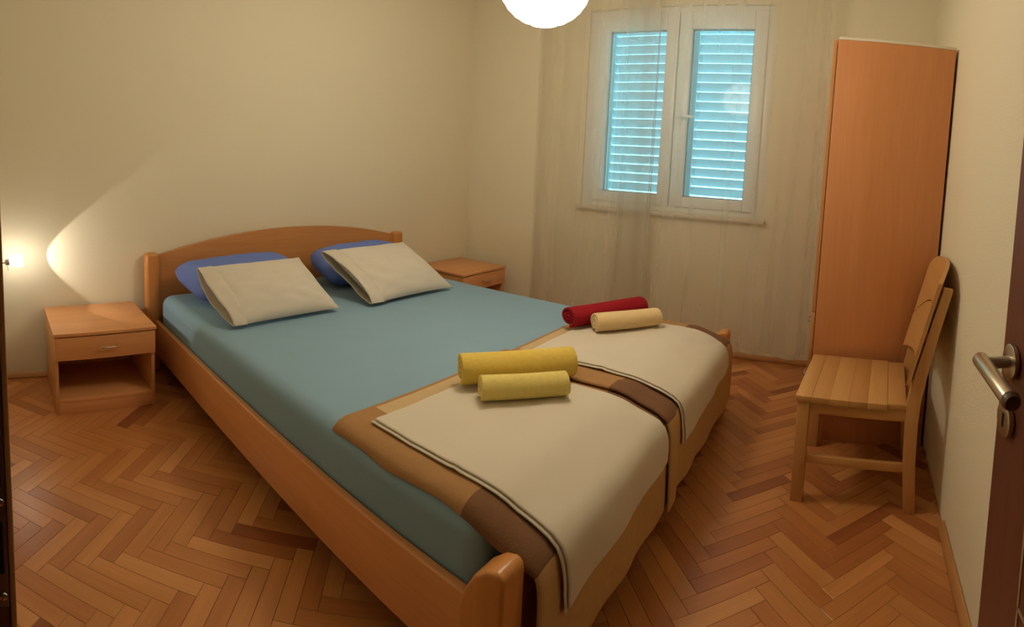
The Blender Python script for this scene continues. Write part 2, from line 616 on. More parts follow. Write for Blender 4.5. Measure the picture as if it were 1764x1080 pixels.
# ------------------------------------------------------------------ window
win = thing('window_1', 'white double casement window with closed shutters behind sheer curtains', 'window', (1.735, 0, WZ0), kind='structure')
wx = lambda x: x - 1.735
wz = lambda z: z - WZ0
fm = MB()
FRW = .05
for (x0, x1, z0, z1) in ((WX0, WX0 + FRW, WZ0, WZ1), (WX1 - FRW, WX1, WZ0, WZ1), (WX0 + FRW, WX1 - FRW, WZ0, WZ0 + FRW), (WX0 + FRW, WX1 - FRW, WZ1 - FRW, WZ1)):
    fm.box(wx(x0), wx(x1), .015, .095, wz(z0), wz(z1), .004)
obj('outer_frame', fm, PVC, win)
SX = ((WX0 + .045, 1.238, 1.660, 1.747), (1.753, 1.842, 2.262, WX1 - .045))
GZ0, GZ1 = 1.122, 2.335
for k, (a, b2, c, d) in enumerate(SX):
    sm = MB()
    z0, z1 = WZ0 + .042, WZ1 - .042
    sm.box(wx(a), wx(b2), 0., .075, wz(z0), wz(z1), .006).box(wx(c), wx(d), 0., .075, wz(z0), wz(z1), .006)
    sm.box(wx(b2), wx(c), .001, .074, wz(z0), wz(GZ0), .004).box(wx(b2), wx(c), .001, .074, wz(GZ1), wz(z1), .004)
    sash = obj('sash', sm, PVC, win)
    obj('glass_pane', bx(wx(b2) - .004, wx(c) + .004, .040, .046, wz(GZ0) - .004, wz(GZ1) + .004), GLASS, sash)
    gk = MB()
    g = .008
    gk.box(wx(b2), wx(b2) + g, .030, .040, wz(GZ0), wz(GZ1)).box(wx(c) - g, wx(c), .030, .040, wz(GZ0), wz(GZ1))
    gk.box(wx(b2), wx(c), .030, .040, wz(GZ0), wz(GZ0) + g).box(wx(b2), wx(c), .030, .040, wz(GZ1) - g, wz(GZ1))
    obj('glazing_gasket', gk, plain('grey_gasket', (.25, .28, .28), .7) if k == 0 else MATS['grey_gasket'], sash)
    if k == 1:
        hm = MB().box(wx(1.776), wx(1.806), -.012, 0., wz(1.655), wz(1.755), .004)
        hm.tube([(wx(1.791), -.004, wz(1.705)), (wx(1.791), -.045, wz(1.705)), (wx(1.800), -.052, wz(1.705)), (wx(1.905), -.052, wz(1.700))], .0095, 10)
        obj('window_handle', hm, PVC, sash)
obj('inner_sill', bx(wx(WX0) - .03, wx(WX1) + .03, -.045, .0, -.032, -.004, .006), STONE, win)

# outside louvre shutters, one thing for each leaf
SY = .205
for k, (x0, x1, word) in enumerate(((1.10, 1.735, 'left'), (1.739, 2.372, 'right'))):
    xc = (x0 + x1) / 2
    sh = thing('louvre_shutter', 'closed white louvre shutter leaf seen through the %s window sash' % word, 'shutter', (xc, SY, WZ0 + .005), group='shutter leaves outside the window')
    hw = (x1 - x0) / 2
    sm = MB()
    zt = 1.485
    sm.box(-hw, -hw + .10, -.02, .02, 0, zt, .003).box(hw - .10, hw, -.02, .02, 0, zt, .003)
    sm.box(-hw + .10, hw - .10, -.02, .02, 0, .07, .003).box(-hw + .10, hw - .10, -.02, .02, 1.415, zt, .003)
    obj('shutter_frame', sm, SLATM, sh)
    sl = MB()
    L = hw - .101
    # slat section: inner edge high, outer edge low
    sl.prism([(-.012, .0310), (-.009, .0325), (.012, -.0295), (.009, -.0310)], 'x', -L, L)
    slm = sl.mesh('slat', [SLATT], False)
    n = 0
    z = 1.127 - WZ0 - .005
    while z < 1.37:
        link('slat', slm, sh, (0, 0, z + .034))
        z += .0718
        n += 1

# ------------------------------------------------------------------ open door and its frame
door = thing('door_1', 'open walnut veneered bedroom door with satin nickel lever handle', 'door', (3.31, -3.50, 0), kind='structure')
DOOR_SWING = math.radians(3.6)
DXF, DYF = 3.270, -2.620
dxl = lambda x: x - 3.31
dyl = lambda y: y + 3.50
lm = MB()
lm.box(dxl(DXF), 0, 0, dyl(DYF), .012, 2.06, .003)
leaf = obj('door_leaf', lm, WALNUT, door, .6, (.052, 0, 0), DOOR_SWING)
gm = MB()
for (ya, yb, za, zb) in ((-3.36, -2.777, .70, .706), (-3.36, -2.777, 1.82, 1.826), (-2.783, -2.777, .18, 1.826), (-3.366, -3.36, .18, 1.826), (-3.36, -2.777, .18, .186)):
    gm.box(dxl(DXF) - .0012, dxl(DXF) + .001, dyl(ya), dyl(yb), za, zb)
obj('inlay_line', gm, plain('pale_inlay', (.34, .22, .13), .5), leaf)
HY, HZ, KZ = -2.676, 1.053, .953
ros = MB().lathe([(.027, 0), (.0298, .002), (.0305, .006), (.0305, .009), (.029, .010)], (dxl(DXF), dyl(HY), HZ), (-1, 0, 0), 28)
lever = obj('lever_rosette', ros, NICKEL, leaf)
hm = MB()
hm.lathe([(.0105, .008), (.0105, .047)], (dxl(DXF), dyl(HY), HZ), (-1, 0, 0), 18)
obj('lever_neck', hm, STEEL, leaf)
hm = MB()
hm.lathe([(.0122, -.016), (.0130, -.014), (.0130, .138), (.0122, .140)], (dxl(DXF) - .053, dyl(HY), HZ), (0, -1, -.06), 20)
obj('lever_grip', hm, NICKEL, leaf)
hm = MB().lathe([(.0133, .130), (.0138, .131), (.0138, .135), (.0128, .1395)], (dxl(DXF) - .053, dyl(HY), HZ), (0, -1, -.06), 20)
hm.lathe([(.0118, .1395), (.0118, .143), (.0108, .144)], (dxl(DXF) - .053, dyl(HY), HZ), (0, -1, -.06), 20)
obj('lever_tip', hm, plain('dark_end_cap', (.07, .03, .02), .4), leaf)
kr = MB().lathe([(.027, 0), (.0298, .002), (.0305, .006), (.030, .010), (.026, .0112), (.014, .0105)], (dxl(DXF), dyl(HY), KZ), (-1, 0, 0), 28)
kro = obj('key_rosette', kr, NICKEL, leaf)
obj('keyhole', bx(dxl(DXF) - .0118, dxl(DXF) - .0100, dyl(HY) - .003, dyl(HY) + .003, KZ - .013, KZ + .011, .001), BLACK, kro)
fr = MB()
fr.box(DX0 - 3.31, 2.500 - 3.31, Y4 - .16 + 3.5, Y4 + .002 + 3.5, 0, DZ, .002)
fr.box(3.366 - 3.31, DX1 - 3.31, Y4 - .16 + 3.5, Y4 + .002 + 3.5, 0, DZ, .002)
fr.box(2.5 - 3.31, 3.366 - 3.31, Y4 - .16 + 3.5, Y4 + .002 + 3.5, 2.066, DZ, .002)
# casing round the opening, room side
fr.box(2.395 - 3.31, 2.500 - 3.31, Y4 + .001 + 3.5, -3.515 + 3.5, 0, DZ + .06, .002)
fr.box(2.5 - 3.31, 3.40 - 3.31, Y4 + .001 + 3.5, -3.515 + 3.5, 2.066, DZ + .06, .002)
frame = obj('door_frame', fr, WALNUT, door)
obj('frame_edge_strip', bx(2.397 - 3.31, 2.501 - 3.31, -.0150, -.0092, 0, DZ + .06, .001), plain('raw_timber_edge', (.50, .27, .11), .5), frame)
sp = MB().box(2.4995 - 3.31, 2.502 - 3.31, -.053, -.0158, .880, 1.16, .001)
plate = obj('strike_plate', sp, plain('dull_steel', (.20, .15, .17), .35, .9), frame)
for (z0, z1) in ((.918, .974), (1.013, 1.085)):
    obj('strike_hole', bx(2.5018 - 3.31, 2.5026 - 3.31, -.047, -.0195, z0, z1), BLACK, plate)
for z0 in (.892, .996, 1.125):
    obj('screw_head', MB().lathe([(.0045, 0), (.004, .001), (.002, .0016)], (2.502 - 3.31, -.0215, z0), (1, 0, 0), 12), CHROME, plate)

# ------------------------------------------------------------------ bed
B1, B2 = -2.653, -.866
bed = thing('double_bed', 'beech double bed frame with arched headboard and low foot end', 'bed', (0, (B1 + B2) / 2, 0))
yc = (B1 + B2) / 2
ly = lambda y: y - yc
PT = .735


def post(y0, y1, x0, x1, ztop, r, foot=False):
    if foot:
        poly = [(x0, 0.), (x1, 0.), (x1, ztop - .02)]
        poly += [(x1 - .02 + .02 * math.sin(t), ztop - .02 + .02 * math.cos(t)) for t in (PI / 3, PI / 6, 0)]
        poly += [(x1 - .045, ztop - .008), (x1 - .075, ztop - .035), (x1 - .098, ztop - .078), (x0, ztop - .125)]
        return MB().prism(poly, 'y', ly(y0), ly(y1), .010, 3)
    mb = MB()
    mb.box(x0, x1, ly(y0), ly(y1), 0., ztop, r, 5)
    return mb


for (y0, y1) in ((B1 - .046, B1 + .034), (B2 - .034, B2 + .046)):
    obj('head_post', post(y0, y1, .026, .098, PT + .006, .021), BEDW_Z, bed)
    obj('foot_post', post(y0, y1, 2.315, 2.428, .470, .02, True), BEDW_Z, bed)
poly = [(ly(B1) + .03, .16), (ly(B2) - .03, .16)]
n = 28
hw = (B2 - B1) / 2 - .03
for i in range(n + 1):
    t = 1 - 2 * i / n
    poly.append((t * hw, .722 + .120 * (1 - abs(t) ** 2.1)))
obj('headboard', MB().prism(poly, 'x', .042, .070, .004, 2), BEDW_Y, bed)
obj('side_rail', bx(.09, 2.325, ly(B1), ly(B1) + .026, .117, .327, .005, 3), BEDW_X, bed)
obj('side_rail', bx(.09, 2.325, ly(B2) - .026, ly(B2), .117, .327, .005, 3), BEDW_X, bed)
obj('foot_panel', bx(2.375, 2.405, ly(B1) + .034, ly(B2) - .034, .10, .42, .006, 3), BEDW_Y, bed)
for k in range(14):
    x = .14 + k * .162
    obj('bed_slat', bx(x, x + .07, ly(B1) + .03, ly(B2) - .03, .175, .193), BEECH_Y, bed)
obj('centre_beam', bx(.075, 2.37, -.03, .03, .115, .1745), BEECH_X, bed)

MX0, MX1, MY0, MY1, MZ0, MZ1 = .100, 2.318, -2.622, -.897, .195, .490
mt = MB().box(MX0, MX1, MY0, MY1, MZ0, MZ1, .062, 6)
tag(obj('mattress', mt, BLUE, None, True), 'mattress in a light blue fitted sheet on the beech bed', 'mattress')


def drop(y):
    """how far the mattress top falls off towards its long sides"""
    r = .062
    d = min(y - MY0, MY1 - y)
    if d >= r:
        return 0.
    d = max(d, -.002)
    return r - math.sqrt(max(0, r * r - (r - d) ** 2))


# ------------------------------------------------------------------ cloth over the foot end
def smooth_path(pts, step=.012):
    P = [Vector((a, 0, c)) for a, c in pts]
    out = []
    for i in range(len(P) - 1):
        p0, p1, p2, p3 = P[max(i - 1, 0)], P[i], P[i + 1], P[min(i + 2, len(P) - 1)]
        n = max(2, int((p2 - p1).length / .004))
        for k in range(n):
            t = k / n
            out.append(.5 * (2 * p1 + (p2 - p0) * t + (2 * p0 - 5 * p1 + 4 * p2 - p3) * t * t + (3 * p1 - p0 - 3 * p2 + p3) * t ** 3))
    out.append(P[-1])
    s = [0.]
    for a, b2 in zip(out, out[1:]):
        s.append(s[-1] + (b2 - a).length)
    return out, s


def at_s(path, s):
    P, L = path
    s = min(max(s, 0), L[-1])
    lo, hi = 0, len(L) - 1
    while hi - lo > 1:
        mid = (lo + hi) // 2
        if L[mid] <= s:
            lo = mid
        else:
            hi = mid
    t = (s - L[lo]) / max(1e-9, L[hi] - L[lo])
    p = P[lo].lerp(P[hi], t)
    d = (P[hi] - P[lo]).normalized()
    return p, Vector((-d.z, 0, d.x))


def drape(path, svals, yfun, nv, th, off, disp, mi, seed=0.):
    """cloth along a path; yfun(s, t) gives the y across; closed with rounded rims"""
    ns = len(svals)
    top, bot = [], []
    for i, s in enumerate(svals):
        p, nrm = at_s(path, s)
        rt, rb = [], []
        for j, t in enumerate(nv):
            y = yfun(s, t)
            edge = min(1., min(s, svals[-1] - s + 1e-6) / (th * .8)) if True else 1
            ej = min(t, 1 - t) * abs(yfun(s, 1) - yfun(s, 0)) / (th * .8)
            e = math.sqrt(max(0., 1 - (1 - min(1., min(edge, ej))) ** 2)) * .85 + .15
            wob = disp(s, y)
            base = p + nrm * (off(s, y) + wob)
            base.y = y
            base.z -= drop(y) * max(0., nrm.z)
            rt.append(tuple(base + nrm * (th * .5 + th * .5 * e)))
            rb.append(tuple(base + nrm * (th * .5 - th * .5 * e)))
        top.append(rt)
        bot.append(rb)
    mb = MB()
    mb.quadgrid(top, mi)
    o = len(top) * len(top[0])
    mb.quadgrid(bot, mi, flip=True)
    k = len(nv)
    for i in range(ns - 1):
        for j in (0, k - 1):
            a, b2 = i * k + j, (i + 1) * k + j
            mb.f.append((a, b2, o + b2, o + a))
            mb.mi.append(mi(i, min(j, k - 2)) if callable(mi) else 0)
    for j in range(k - 1):
        for i in (0, ns - 1):
            a, b2 = i * k + j, i * k + j + 1
            mb.f.append((a, b2, o + b2, o + a))
            mb.mi.append(mi(min(i, ns - 2), j) if callable(mi) else 0)
    return mb


def lin(a, b2, step):
    n = max(1, round((b2 - a) / step))
    return [a + (b2 - a) * i / n for i in range(n + 1)]


BP = [(1.742, .492), (2.00, .492), (2.20, .492), (2.285, .487), (2.345, .468), (2.405, .447), (2.434, .43), (2.446, .38), (2.449, .25), (2.449, .115)]
bpath = smooth_path(BP)
SL = bpath[1][-1]
BTH = .014


def pattern(svals, tv, wid, y0w, far_dark=True):
    def mi(i, j):
        s = (svals[i] + svals[min(i + 1, len(svals) - 1)]) / 2
        t = (tv[j] + tv[min(j + 1, len(tv) - 1)]) / 2 * wid
        e = min(t, wid - t)
        if s < .020:
            return 1
        if e < .15:
            if s < .50:
                return 1
            if s < .71:
                return 2
            return 0
        if s < .12:
            return 3
        if e < .30 and s < .50:
            return 1
        return 0
    return mi


def n3(x, y, z, sc):
    return noise.noise(Vector((x * sc, y * sc, z * sc)))


sv = sorted(set([0., .004, .009, .014, .020,   .12, .50, .71, SL - .009, SL - .004, SL] + [round(x, 5) for x in lin(.03, SL - .02, .02)]))


def yvals(wid):
    v = [0., .004, .009, .014, .15, .30, wid - .30, wid - .15, wid - .014, wid - .009, wid - .004, wid]
    v += [x for x in lin(.025, wid - .025, .022)]
    return [x / wid for x in sorted(set(v))]


def blanket(ya, yb, label, offf, seed):
    wid = yb - ya
    tv = yvals(wid)
    yf = lambda s, t: ya + wid * t + .006 * n3(s, t, seed, 6.) + (.010 * math.sin(s * 9 + seed) if s > .7 else 0.) * (1 - abs(2 * t - 1))
    dp = lambda s, y: .0016 * n3(s, y, seed, 12.) + (.004 * (1 + math.sin(y * 22 + 2 * n3(s, y, seed, 2.))) * min(1., max(0., (s - .74) / .25)))
    mb = drape(bpath, sv, yf, tv, BTH, offf, dp, pattern(sv, tv, wid, ya), seed)
    return tag(obj('folded_blanket', mb, [BL_TAN, BL_BRN, BL_DRK, BL_BEI], None, True), label, 'blanket', 'blankets over the foot of the bed')


YB_A = (-2.612, -1.80)
YB_B = (-1.862, -.905)


def ramp(a, b2, x):
    t = min(1, max(0, (x - a) / (b2 - a)))
    return t * t * (3 - 2 * t)


blanket(YB_A[0], YB_A[1], 'brown and tan checked blanket over the near half of the bed foot', lambda s, y: .0015, 1.)
lift = lambda y: .0015 + (BTH + .003) * ramp(-1.740, -1.792, y)
blanket(YB_B[0], YB_B[1], 'brown and tan checked blanket over the far half of the bed foot by the curtains', lambda s, y: lift(y), 5.)

# folded white sheets lying on the blankets
def linen(ya, yb, s0, s1, skew, label, group, seed, offf, parent=None, th=.007, up=.0065):
    wid = yb - ya
    svv = sorted(set([s0 + q for q in (0, .003, .007)] + lin(s0 + .015, s1 - .015, .014) + [s1 - .007, s1 - .003, s1]))
    svr = [s - s0 for s in svv]
    sub = (bpath[0], bpath[1])

    class Sh:
        pass
    tv = [x / wid for x in sorted(set([0., .003, .007, wid - .007, wid - .003, wid] + lin(.02, wid - .02, .02)))]
    top, bot = [], []
    for i, s in enumerate(svv):
        rt, rb = [], []
        for t in tv:
            # the hem hangs a little lower at the near corner; the head edge is skewed
            k = (s - s0) / (s1 - s0)
            ss = s + skew[0] * (1 - t) * (1 - k) + (skew[1] * (1 - t) + skew[2] * t) * k
            p, nrm = at_s(sub, ss)
            y = ya + wid * t + skew[3] * k + .004 * n3(s, t, seed, 7.)
            if ss > .72:
                y += (.05 * (ss - .72)) * (1 - 2 * t)
            e1 = min(s - s0, s1 - s) / (th * .8)
            e2 = min(t, 1 - t) * wid / (th * .8)
            e = math.sqrt(max(0., 1 - (1 - min(1., min(e1, e2))) ** 2)) * .8 + .2
            hang = min(1., max(0., (ss - .70) / .2))
            fold = .0034 * math.exp(-((t - .5) * wid / .009) ** 2) + .0034 * math.exp(-((k - .42) * (s1 - s0) / .009) ** 2)
            wob = .0025 * n3(ss, y, seed, 9.) + .001 * n3(ss, y, seed, 30.) + hang * (.006 + .005 * math.sin(y * 17 + seed + 3 * n3(ss, y, seed, 3.)))
            wob += .010 * max(0, n3(ss * 1.0, y * .6, seed + 3, 9.)) * ramp(.40, .55, ss)
            base = p + nrm * (offf(ss, y) + BTH + .004 + up + max(-.002, wob) + fold)
            base.y = y
            base.z -= drop(y) * max(0., nrm.z)
            rt.append(tuple(base + nrm * (th * .5 + th * .5 * e)))
            rb.append(tuple(base + nrm * (th * .5 - th * .5 * e)))
        top.append(rt)
        bot.append(rb)
    mb = MB()
    mb.quadgrid(top)
    o = len(top) * len(tv)
    mb.quadgrid(bot, flip=True)
    kk = len(tv)
    for i in range(len(svv) - 1):
        for j in (0, kk - 1):
            mb.f.append((i * kk + j, (i + 1) * kk + j, o + (i + 1) * kk + j, o + i * kk + j))
            mb.mi.append(0)
    for j in range(kk - 1):
        for i in (0, len(svv) - 1):
            mb.f.append((i * kk + j, i * kk + j + 1, o + i * kk + j + 1, o + i * kk + j))
            mb.mi.append(0)
    if parent:
        return obj('lower_fold', mb, WHITEF, parent, True)
    so = tag(obj('folded_sheet', mb, WHITEF, None, True), label, 'sheet', group)
    linen(ya - .009, yb + .003, s0 - .004, s1 + .012, skew, None, None, seed, offf, so, .006, 0.)
    return so


GS = 'folded white sheets on the bed foot'
linen(-2.530, -1.905, .095, .805, (.0, .03, .0, .0), 'folded white sheet under the yellow towels, hanging over the bed foot', GS, 2., lambda s, y: .0015)
linen(-1.715, -1.055, .085, .805, (.0, .03, -.02, .0), 'folded white sheet under the red and cream towels, hanging over the bed foot', GS, 8., lambda s, y: .0015)


# ------------------------------------------------------------------ rolled towels
def towel(p0, p1, r, mat, label, group, seed, squash=.9, turns=2.6):
    p0, p1 = Vector(p0), Vector(p1)
    ax = (p1 - p0)
    L = ax.length
    mid = (p0 + p1) / 2
    rz = math.atan2(ax.y, ax.x)
    th = r / (turns + .35)
    mb = MB()
    npt = 84
    tot = turns * 2 * PI
    rows = []
    ls = [0, .004, .010] + lin(.03, L - .03, L / 12) + [L - .010, L - .004, L]
    for d in ls:
        e = min(1., min(d, L - d) / .010)
        tp = .80 + .20 * math.sqrt(max(0, 1 - (1 - e) ** 2))
        outer, inner = [], []
        for k in range(npt + 1):
            a = tot * k / npt
            rr = .12 * th + th * a / (2 * PI)
            tt = th * .5 * (.93 * tp)
            nz = 1 + .030 * n3(math.cos(a), math.sin(a), seed + d * 5, 1.5)
            sag = 1 + .015 * math.sin(d / L * 5 + seed)
            for lst, q in ((outer, rr + tt), (inner, max(.0004, rr - tt))):
                y = math.cos(a - tot - 1.9) * q * nz * sag
                z = math.sin(a - tot - 1.9) * q * nz * squash
                x = d - L / 2 + .004 * n3(a, seed, 0, .8) * (1 if d > L / 2 else -1) * (1 if abs(d - L / 2) > L * .4 else 0)
                lst.append((x, y, z + r * squash))
        rows.append(outer + inner[::-1])
    o = len(mb.v)
    n = len(rows[0])
    mb.quadgrid(rows, close_u=True)
    h = npt + 1
    for base in (0, (len(rows) - 1) * n):
        for k in range(npt):
            mb.f.append((o + base + k, o + base + k + 1, o + base + n - 2 - k, o + base + n - 1 - k))
            mb.mi.append(0)
    zmin = min(v[2] for v in mb.v)
    mb.v = [(x, y, z - zmin) for x, y, z in mb.v]
    body = obj('rolled_towel', mb, mat, None, True, (mid.x, mid.y, mid.z), rz)
    return tag(body, label, 'towel', group)


GT = 'rolled towels on the bed foot'
ZT = .5288
towel((1.840, -2.165, ZT), (2.085, -1.850, ZT), .062, TW_YEL, 'larger rolled yellow towel on the near white sheet', GT, 1., .88)
towel((1.965, -2.212, ZT), (2.155, -2.000, ZT), .046, TW_LEM, 'smaller rolled lemon towel in front of the yellow one', GT, 2., .9)
towel((1.800, -1.385, ZT), (1.990, -.985, ZT), .058, TW_RED, 'rolled crimson towel on the far white sheet', GT, 3., .86)
towel((1.925, -1.365, ZT), (2.130, -1.110, ZT), .050, TW_CRM, 'rolled cream towel in front of the crimson one', GT, 4., .9)


# ------------------------------------------------------------------ pillows
def pillow(name, bl, br, tl, thick, mat, label, group, seed, case=False, full=2.6, corner=0.):
    """bl, br: lower corners, tl: upper corner above bl (world); the face looks along br-bl x tl-bl"""
    bl, br, tl = Vector(bl), Vector(br), Vector(tl)
    X = (br - bl)
    Wd = X.length
    X.normalize()
    Y = tl - bl
    Hd = Y.length
    Y.normalize()
    Z = X.cross(Y).normalized()
    c = bl + X * Wd / 2 + Y * Hd / 2
    nu, nv = 44, 32
    top, bot = [], []
    for i in range(nv + 1):
        v = -1 + 2 * i / nv
        rt, rb = [], []
        for j in range(nu + 1):
            u = -1 + 2 * j / nu
            pin = 1 - .055 * (1 - abs(u) ** 2.2) * abs(v) ** 3
            pinu = 1 - .045 * (1 - abs(v) ** 2.2) * abs(u) ** 3
            h = max(0., (1 - abs(u) ** full)) ** .55 * max(0., (1 - abs(v) ** (full - .2))) ** .6
            cn = 1 - corner * abs(u * v) ** 3
            x = u * Wd / 2 * pinu * cn
            y = v * Hd / 2 * pin * cn
            wr = .014 * n3(u * 1.3, v, seed, 1.6) + .008 * n3(u * 2, v * 2, seed + 4, 2.4)
            cr = 0.
            for (cu, cv) in ((-1, -1), (1, -1), (-1, 1), (1, 1)):
                dd = math.hypot(u - cu, v - cv)
                an = math.atan2(v - cv, u - cu)
                cr += .006 * math.exp(-(dd / .5) ** 2) * math.sin(an * 11 + seed)
            zt = thick * .5 * h + (wr + cr) * h
            zb = -thick * .5 * h * .9
            rt.append(tuple(X * x + Y * y + Z * (zt + .0012)))
            rb.append(tuple(X * x + Y * y + Z * (zb - .0012)))
        top.append(rt)
        bot.append(rb)
    mb = MB()
    mb.quadgrid(top)
    o = len(top) * (nu + 1)
    mb.quadgrid(bot, flip=True)
    k = nu + 1
    for i in range(nv):
        for j in (0, nu):
            mb.f.append((i * k + j, (i + 1) * k + j, o + (i + 1) * k + j, o + i * k + j))
            mb.mi.append(0)
    for j in range(nu):
        for i in (0, nv):
            mb.f.append((i * k + j, i * k + j + 1, o + i * k + j + 1, o + i * k + j))
            mb.mi.append(0)
    po = tag(obj(name, mb, mat, None, True, tuple(c)), label, 'pillow', group)
    if case:
        # loose open end of the pillowcase: two hems that gape round the pillow's left end
        fm_ = MB()
        for sgn, gap in ((1, 1.), (-1, 1.15)):
            rows = []
            for i in range(nv + 1):
                v = -1 + 2 * i / nv
                r = []
                for q in range(7):
                    t = q / 6
                    ub = -.80 - .27 * t
                    open_ = (1 - abs(v) ** 2.6) ** .7
                    hgt = thick * .5 * (.60 - .18 * t) * open_ * gap + .004
                    hgt += .008 * n3(v * 2, t, seed + sgn, 1.7) * open_
                    inset = 1 - .02 * t
                    r.append(tuple(X * (ub * Wd / 2 - .012 * t * math.sin(v * 2.4 + seed)) + Y * (v * Hd / 2 * inset * 1.004) + Z * (sgn * hgt)))
                rows.append(r)
            # cloth thickness
            o1 = len(fm_.v)
            fm_.quadgrid(rows)
            rows2 = [[tuple(Vector(a) - Z * sgn * .003) for a in r] for r in rows]
            fm_.quadgrid(rows2, flip=True)
            n7 = 7
            o2 = o1 + (nv + 1) * n7
            for i in range(nv):
                for q in (0, n7 - 1):
                    fm_.f.append((o1 + i * n7 + q, o1 + (i + 1) * n7 + q, o2 + (i + 1) * n7 + q, o2 + i * n7 + q))
                    fm_.mi.append(0)
        obj('pillowcase_opening', fm_, mat, po, True)
    return po


GP = 'pillows at the head of the bed'
pillow('white_pillow', (.845, -2.500, .512), (.835, -1.925, .512), (.515, -2.540, .735), .145, WHITEC,
       'white pillow in an open cotton case on the side by the wall lamp', GP, 1., True)
pillow('white_pillow', (.875, -1.722, .512), (.878, -1.140, .512), (.520, -1.800, .760), .145, WHITEC,
       'white pillow in an open cotton case on the side by the curtains', GP, 5., True)
pillow('blue_pillow', (.470, -2.520, .545), (.455, -1.790, .545), (.185, -2.612, .664), .205, NAVY,
       'royal blue pillow against the headboard, nearer the wall lamp', GP, 9., False, 4.2, .13)
pillow('blue_pillow', (.500, -1.735, .550), (.480, -1.010, .550), (.190, -1.740, .672), .205, NAVY,
       'royal blue pillow against the headboard, mostly behind the farther white pillow', GP, 12., False, 4.2, .13)


# ------------------------------------------------------------------ bedside cabinets
def nightstand(loc, label):
    ND, NW, NH = .480, .504, .438
    t = thing('bedside_cabinet', label, 'nightstand', loc, group='bedside cabinets')
    T = .017
    obj('top_panel', bx(0, ND, 0, NW, NH - T, NH, .0015), BEECH_Y, t)
    obj('side_panel', bx(.004, ND - .022, .006, .006 + T, 0, NH - T, .001), BEECH_Z, t)
    obj('side_panel', bx(.004, ND - .022, NW - .006 - T, NW - .006, 0, NH - T, .001), BEECH_Z, t)
    obj('back_panel', bx(.006, .012, .006 + T, NW - .006 - T, .02, NH - T), BEECH_Y, t)
    obj('lower_shelf', bx(.012, ND - .024, .006 + T, NW - .006 - T, .062, .062 + T, .001), BEECH_Y, t)
    obj('plinth', bx(ND - .042, ND - .026, .006 + T, NW - .006 - T, 0, .062, .001), BEECH_Y, t)
    obj('drawer_bottom', bx(.02, ND - .024, .006 + T + .003, NW - .006 - T - .003, .295, .303), BEECH_Y, t)
    d = obj('drawer_front', bx(ND - .021, ND - .004, .006, NW - .006, .295, .415, .0015), BEECH_Y, t)
    hm = MB()
    yc_ = NW * .52
    hx = ND - .004
    hm.tube([(hx, yc_ - .040, .358), (hx + .014, yc_ - .040, .358), (hx + .021, yc_ - .035, .358), (hx + .023, yc_ - .02, .358), (hx + .023, yc_ + .02, .358),
             (hx + .021, yc_ + .035, .358), (hx + .014, yc_ + .040, .358), (hx, yc_ + .040, .358)], .0042, 10)
    obj('drawer_handle', hm, CHROME, d)
    return t


n1 = nightstand((.0245, -3.270, 0), 'beech bedside cabinet with drawer and open shelf, under the wall lamp')
n2 = copy_tree(n1)
n2.location = (.036, -.624, 0)
n2['label'] = 'beech bedside cabinet in the far corner beside the curtains'

# ------------------------------------------------------------------ wardrobe
WDX0, WDX1, WDY0, WDY1, WDZ = 2.858, 3.404, -.975, -.075, 2.025
w = thing('wardrobe', 'tall beech laminate wardrobe standing between curtain and chair', 'wardrobe', (WDX0, WDY0, 0))
WDp, WWd = WDX1 - WDX0, WDY1 - WDY0
obj('side_panel', bx(0, WDp, 0, .018, 0, WDZ, .0015), WARD, w)
obj('side_panel', bx(0, WDp, WWd - .018, WWd, 0, WDZ, .0015), WARD, w)
obj('back_panel', bx(WDp - .008, WDp - .002, .018, WWd - .018, .02, WDZ), WARD, w)
obj('top_panel', bx(.004, WDp, -.002, WWd, WDZ, WDZ + .014, .0015), plain('pale_top_laminate', (.72, .66, .52), .5), w)
obj('bottom_panel', bx(.004, WDp - .01, .018, WWd - .018, .06, .078), WARD, w)
obj('plinth', bx(.01, .026, .018, WWd - .018, 0, .06), WARD, w)


def bow(x, y, z, vertical):
    d = .045
    o_ = (lambda q: (0, 0, q)) if vertical else (lambda q: (0, q, 0))
    pts = []
    for off, q in ((0, -d), (-.015, -d), (-.022, -d * .85), (-.024, -d * .4), (-.024, d * .4), (-.022, d * .85), (-.015, d), (0, d)):
        e = o_(q)
        pts.append((x + off, y + e[1], z + e[2]))
    return MB().tube(pts, .0042, 10)


for k in range(2):
    y0, y1 = .001 + k * WWd / 2, (k + 1) * WWd / 2 - .001
    dd = obj('wardrobe_door', bx(-.021, -.003, y0, y1, .655, WDZ - .001, .0015), WARD_EDGE, w)
    obj('door_handle', bow(-.021, y1 - .04 if k == 0 else y0 + .04, 1.13, True), CHROME, dd)
for k in range(2):
    z0 = .065 + k * .295
    dd = obj('wardrobe_drawer', bx(-.021, -.003, .001, WWd - .001, z0, z0 + .29, .0015), WARD_EDGE, w)
    obj('drawer_handle', bow(-.021, .20, z0 + .20, False), CHROME, dd)
    obj('drawer_handle', bow(-.021, WWd - .20, z0 + .20, False), CHROME, dd)

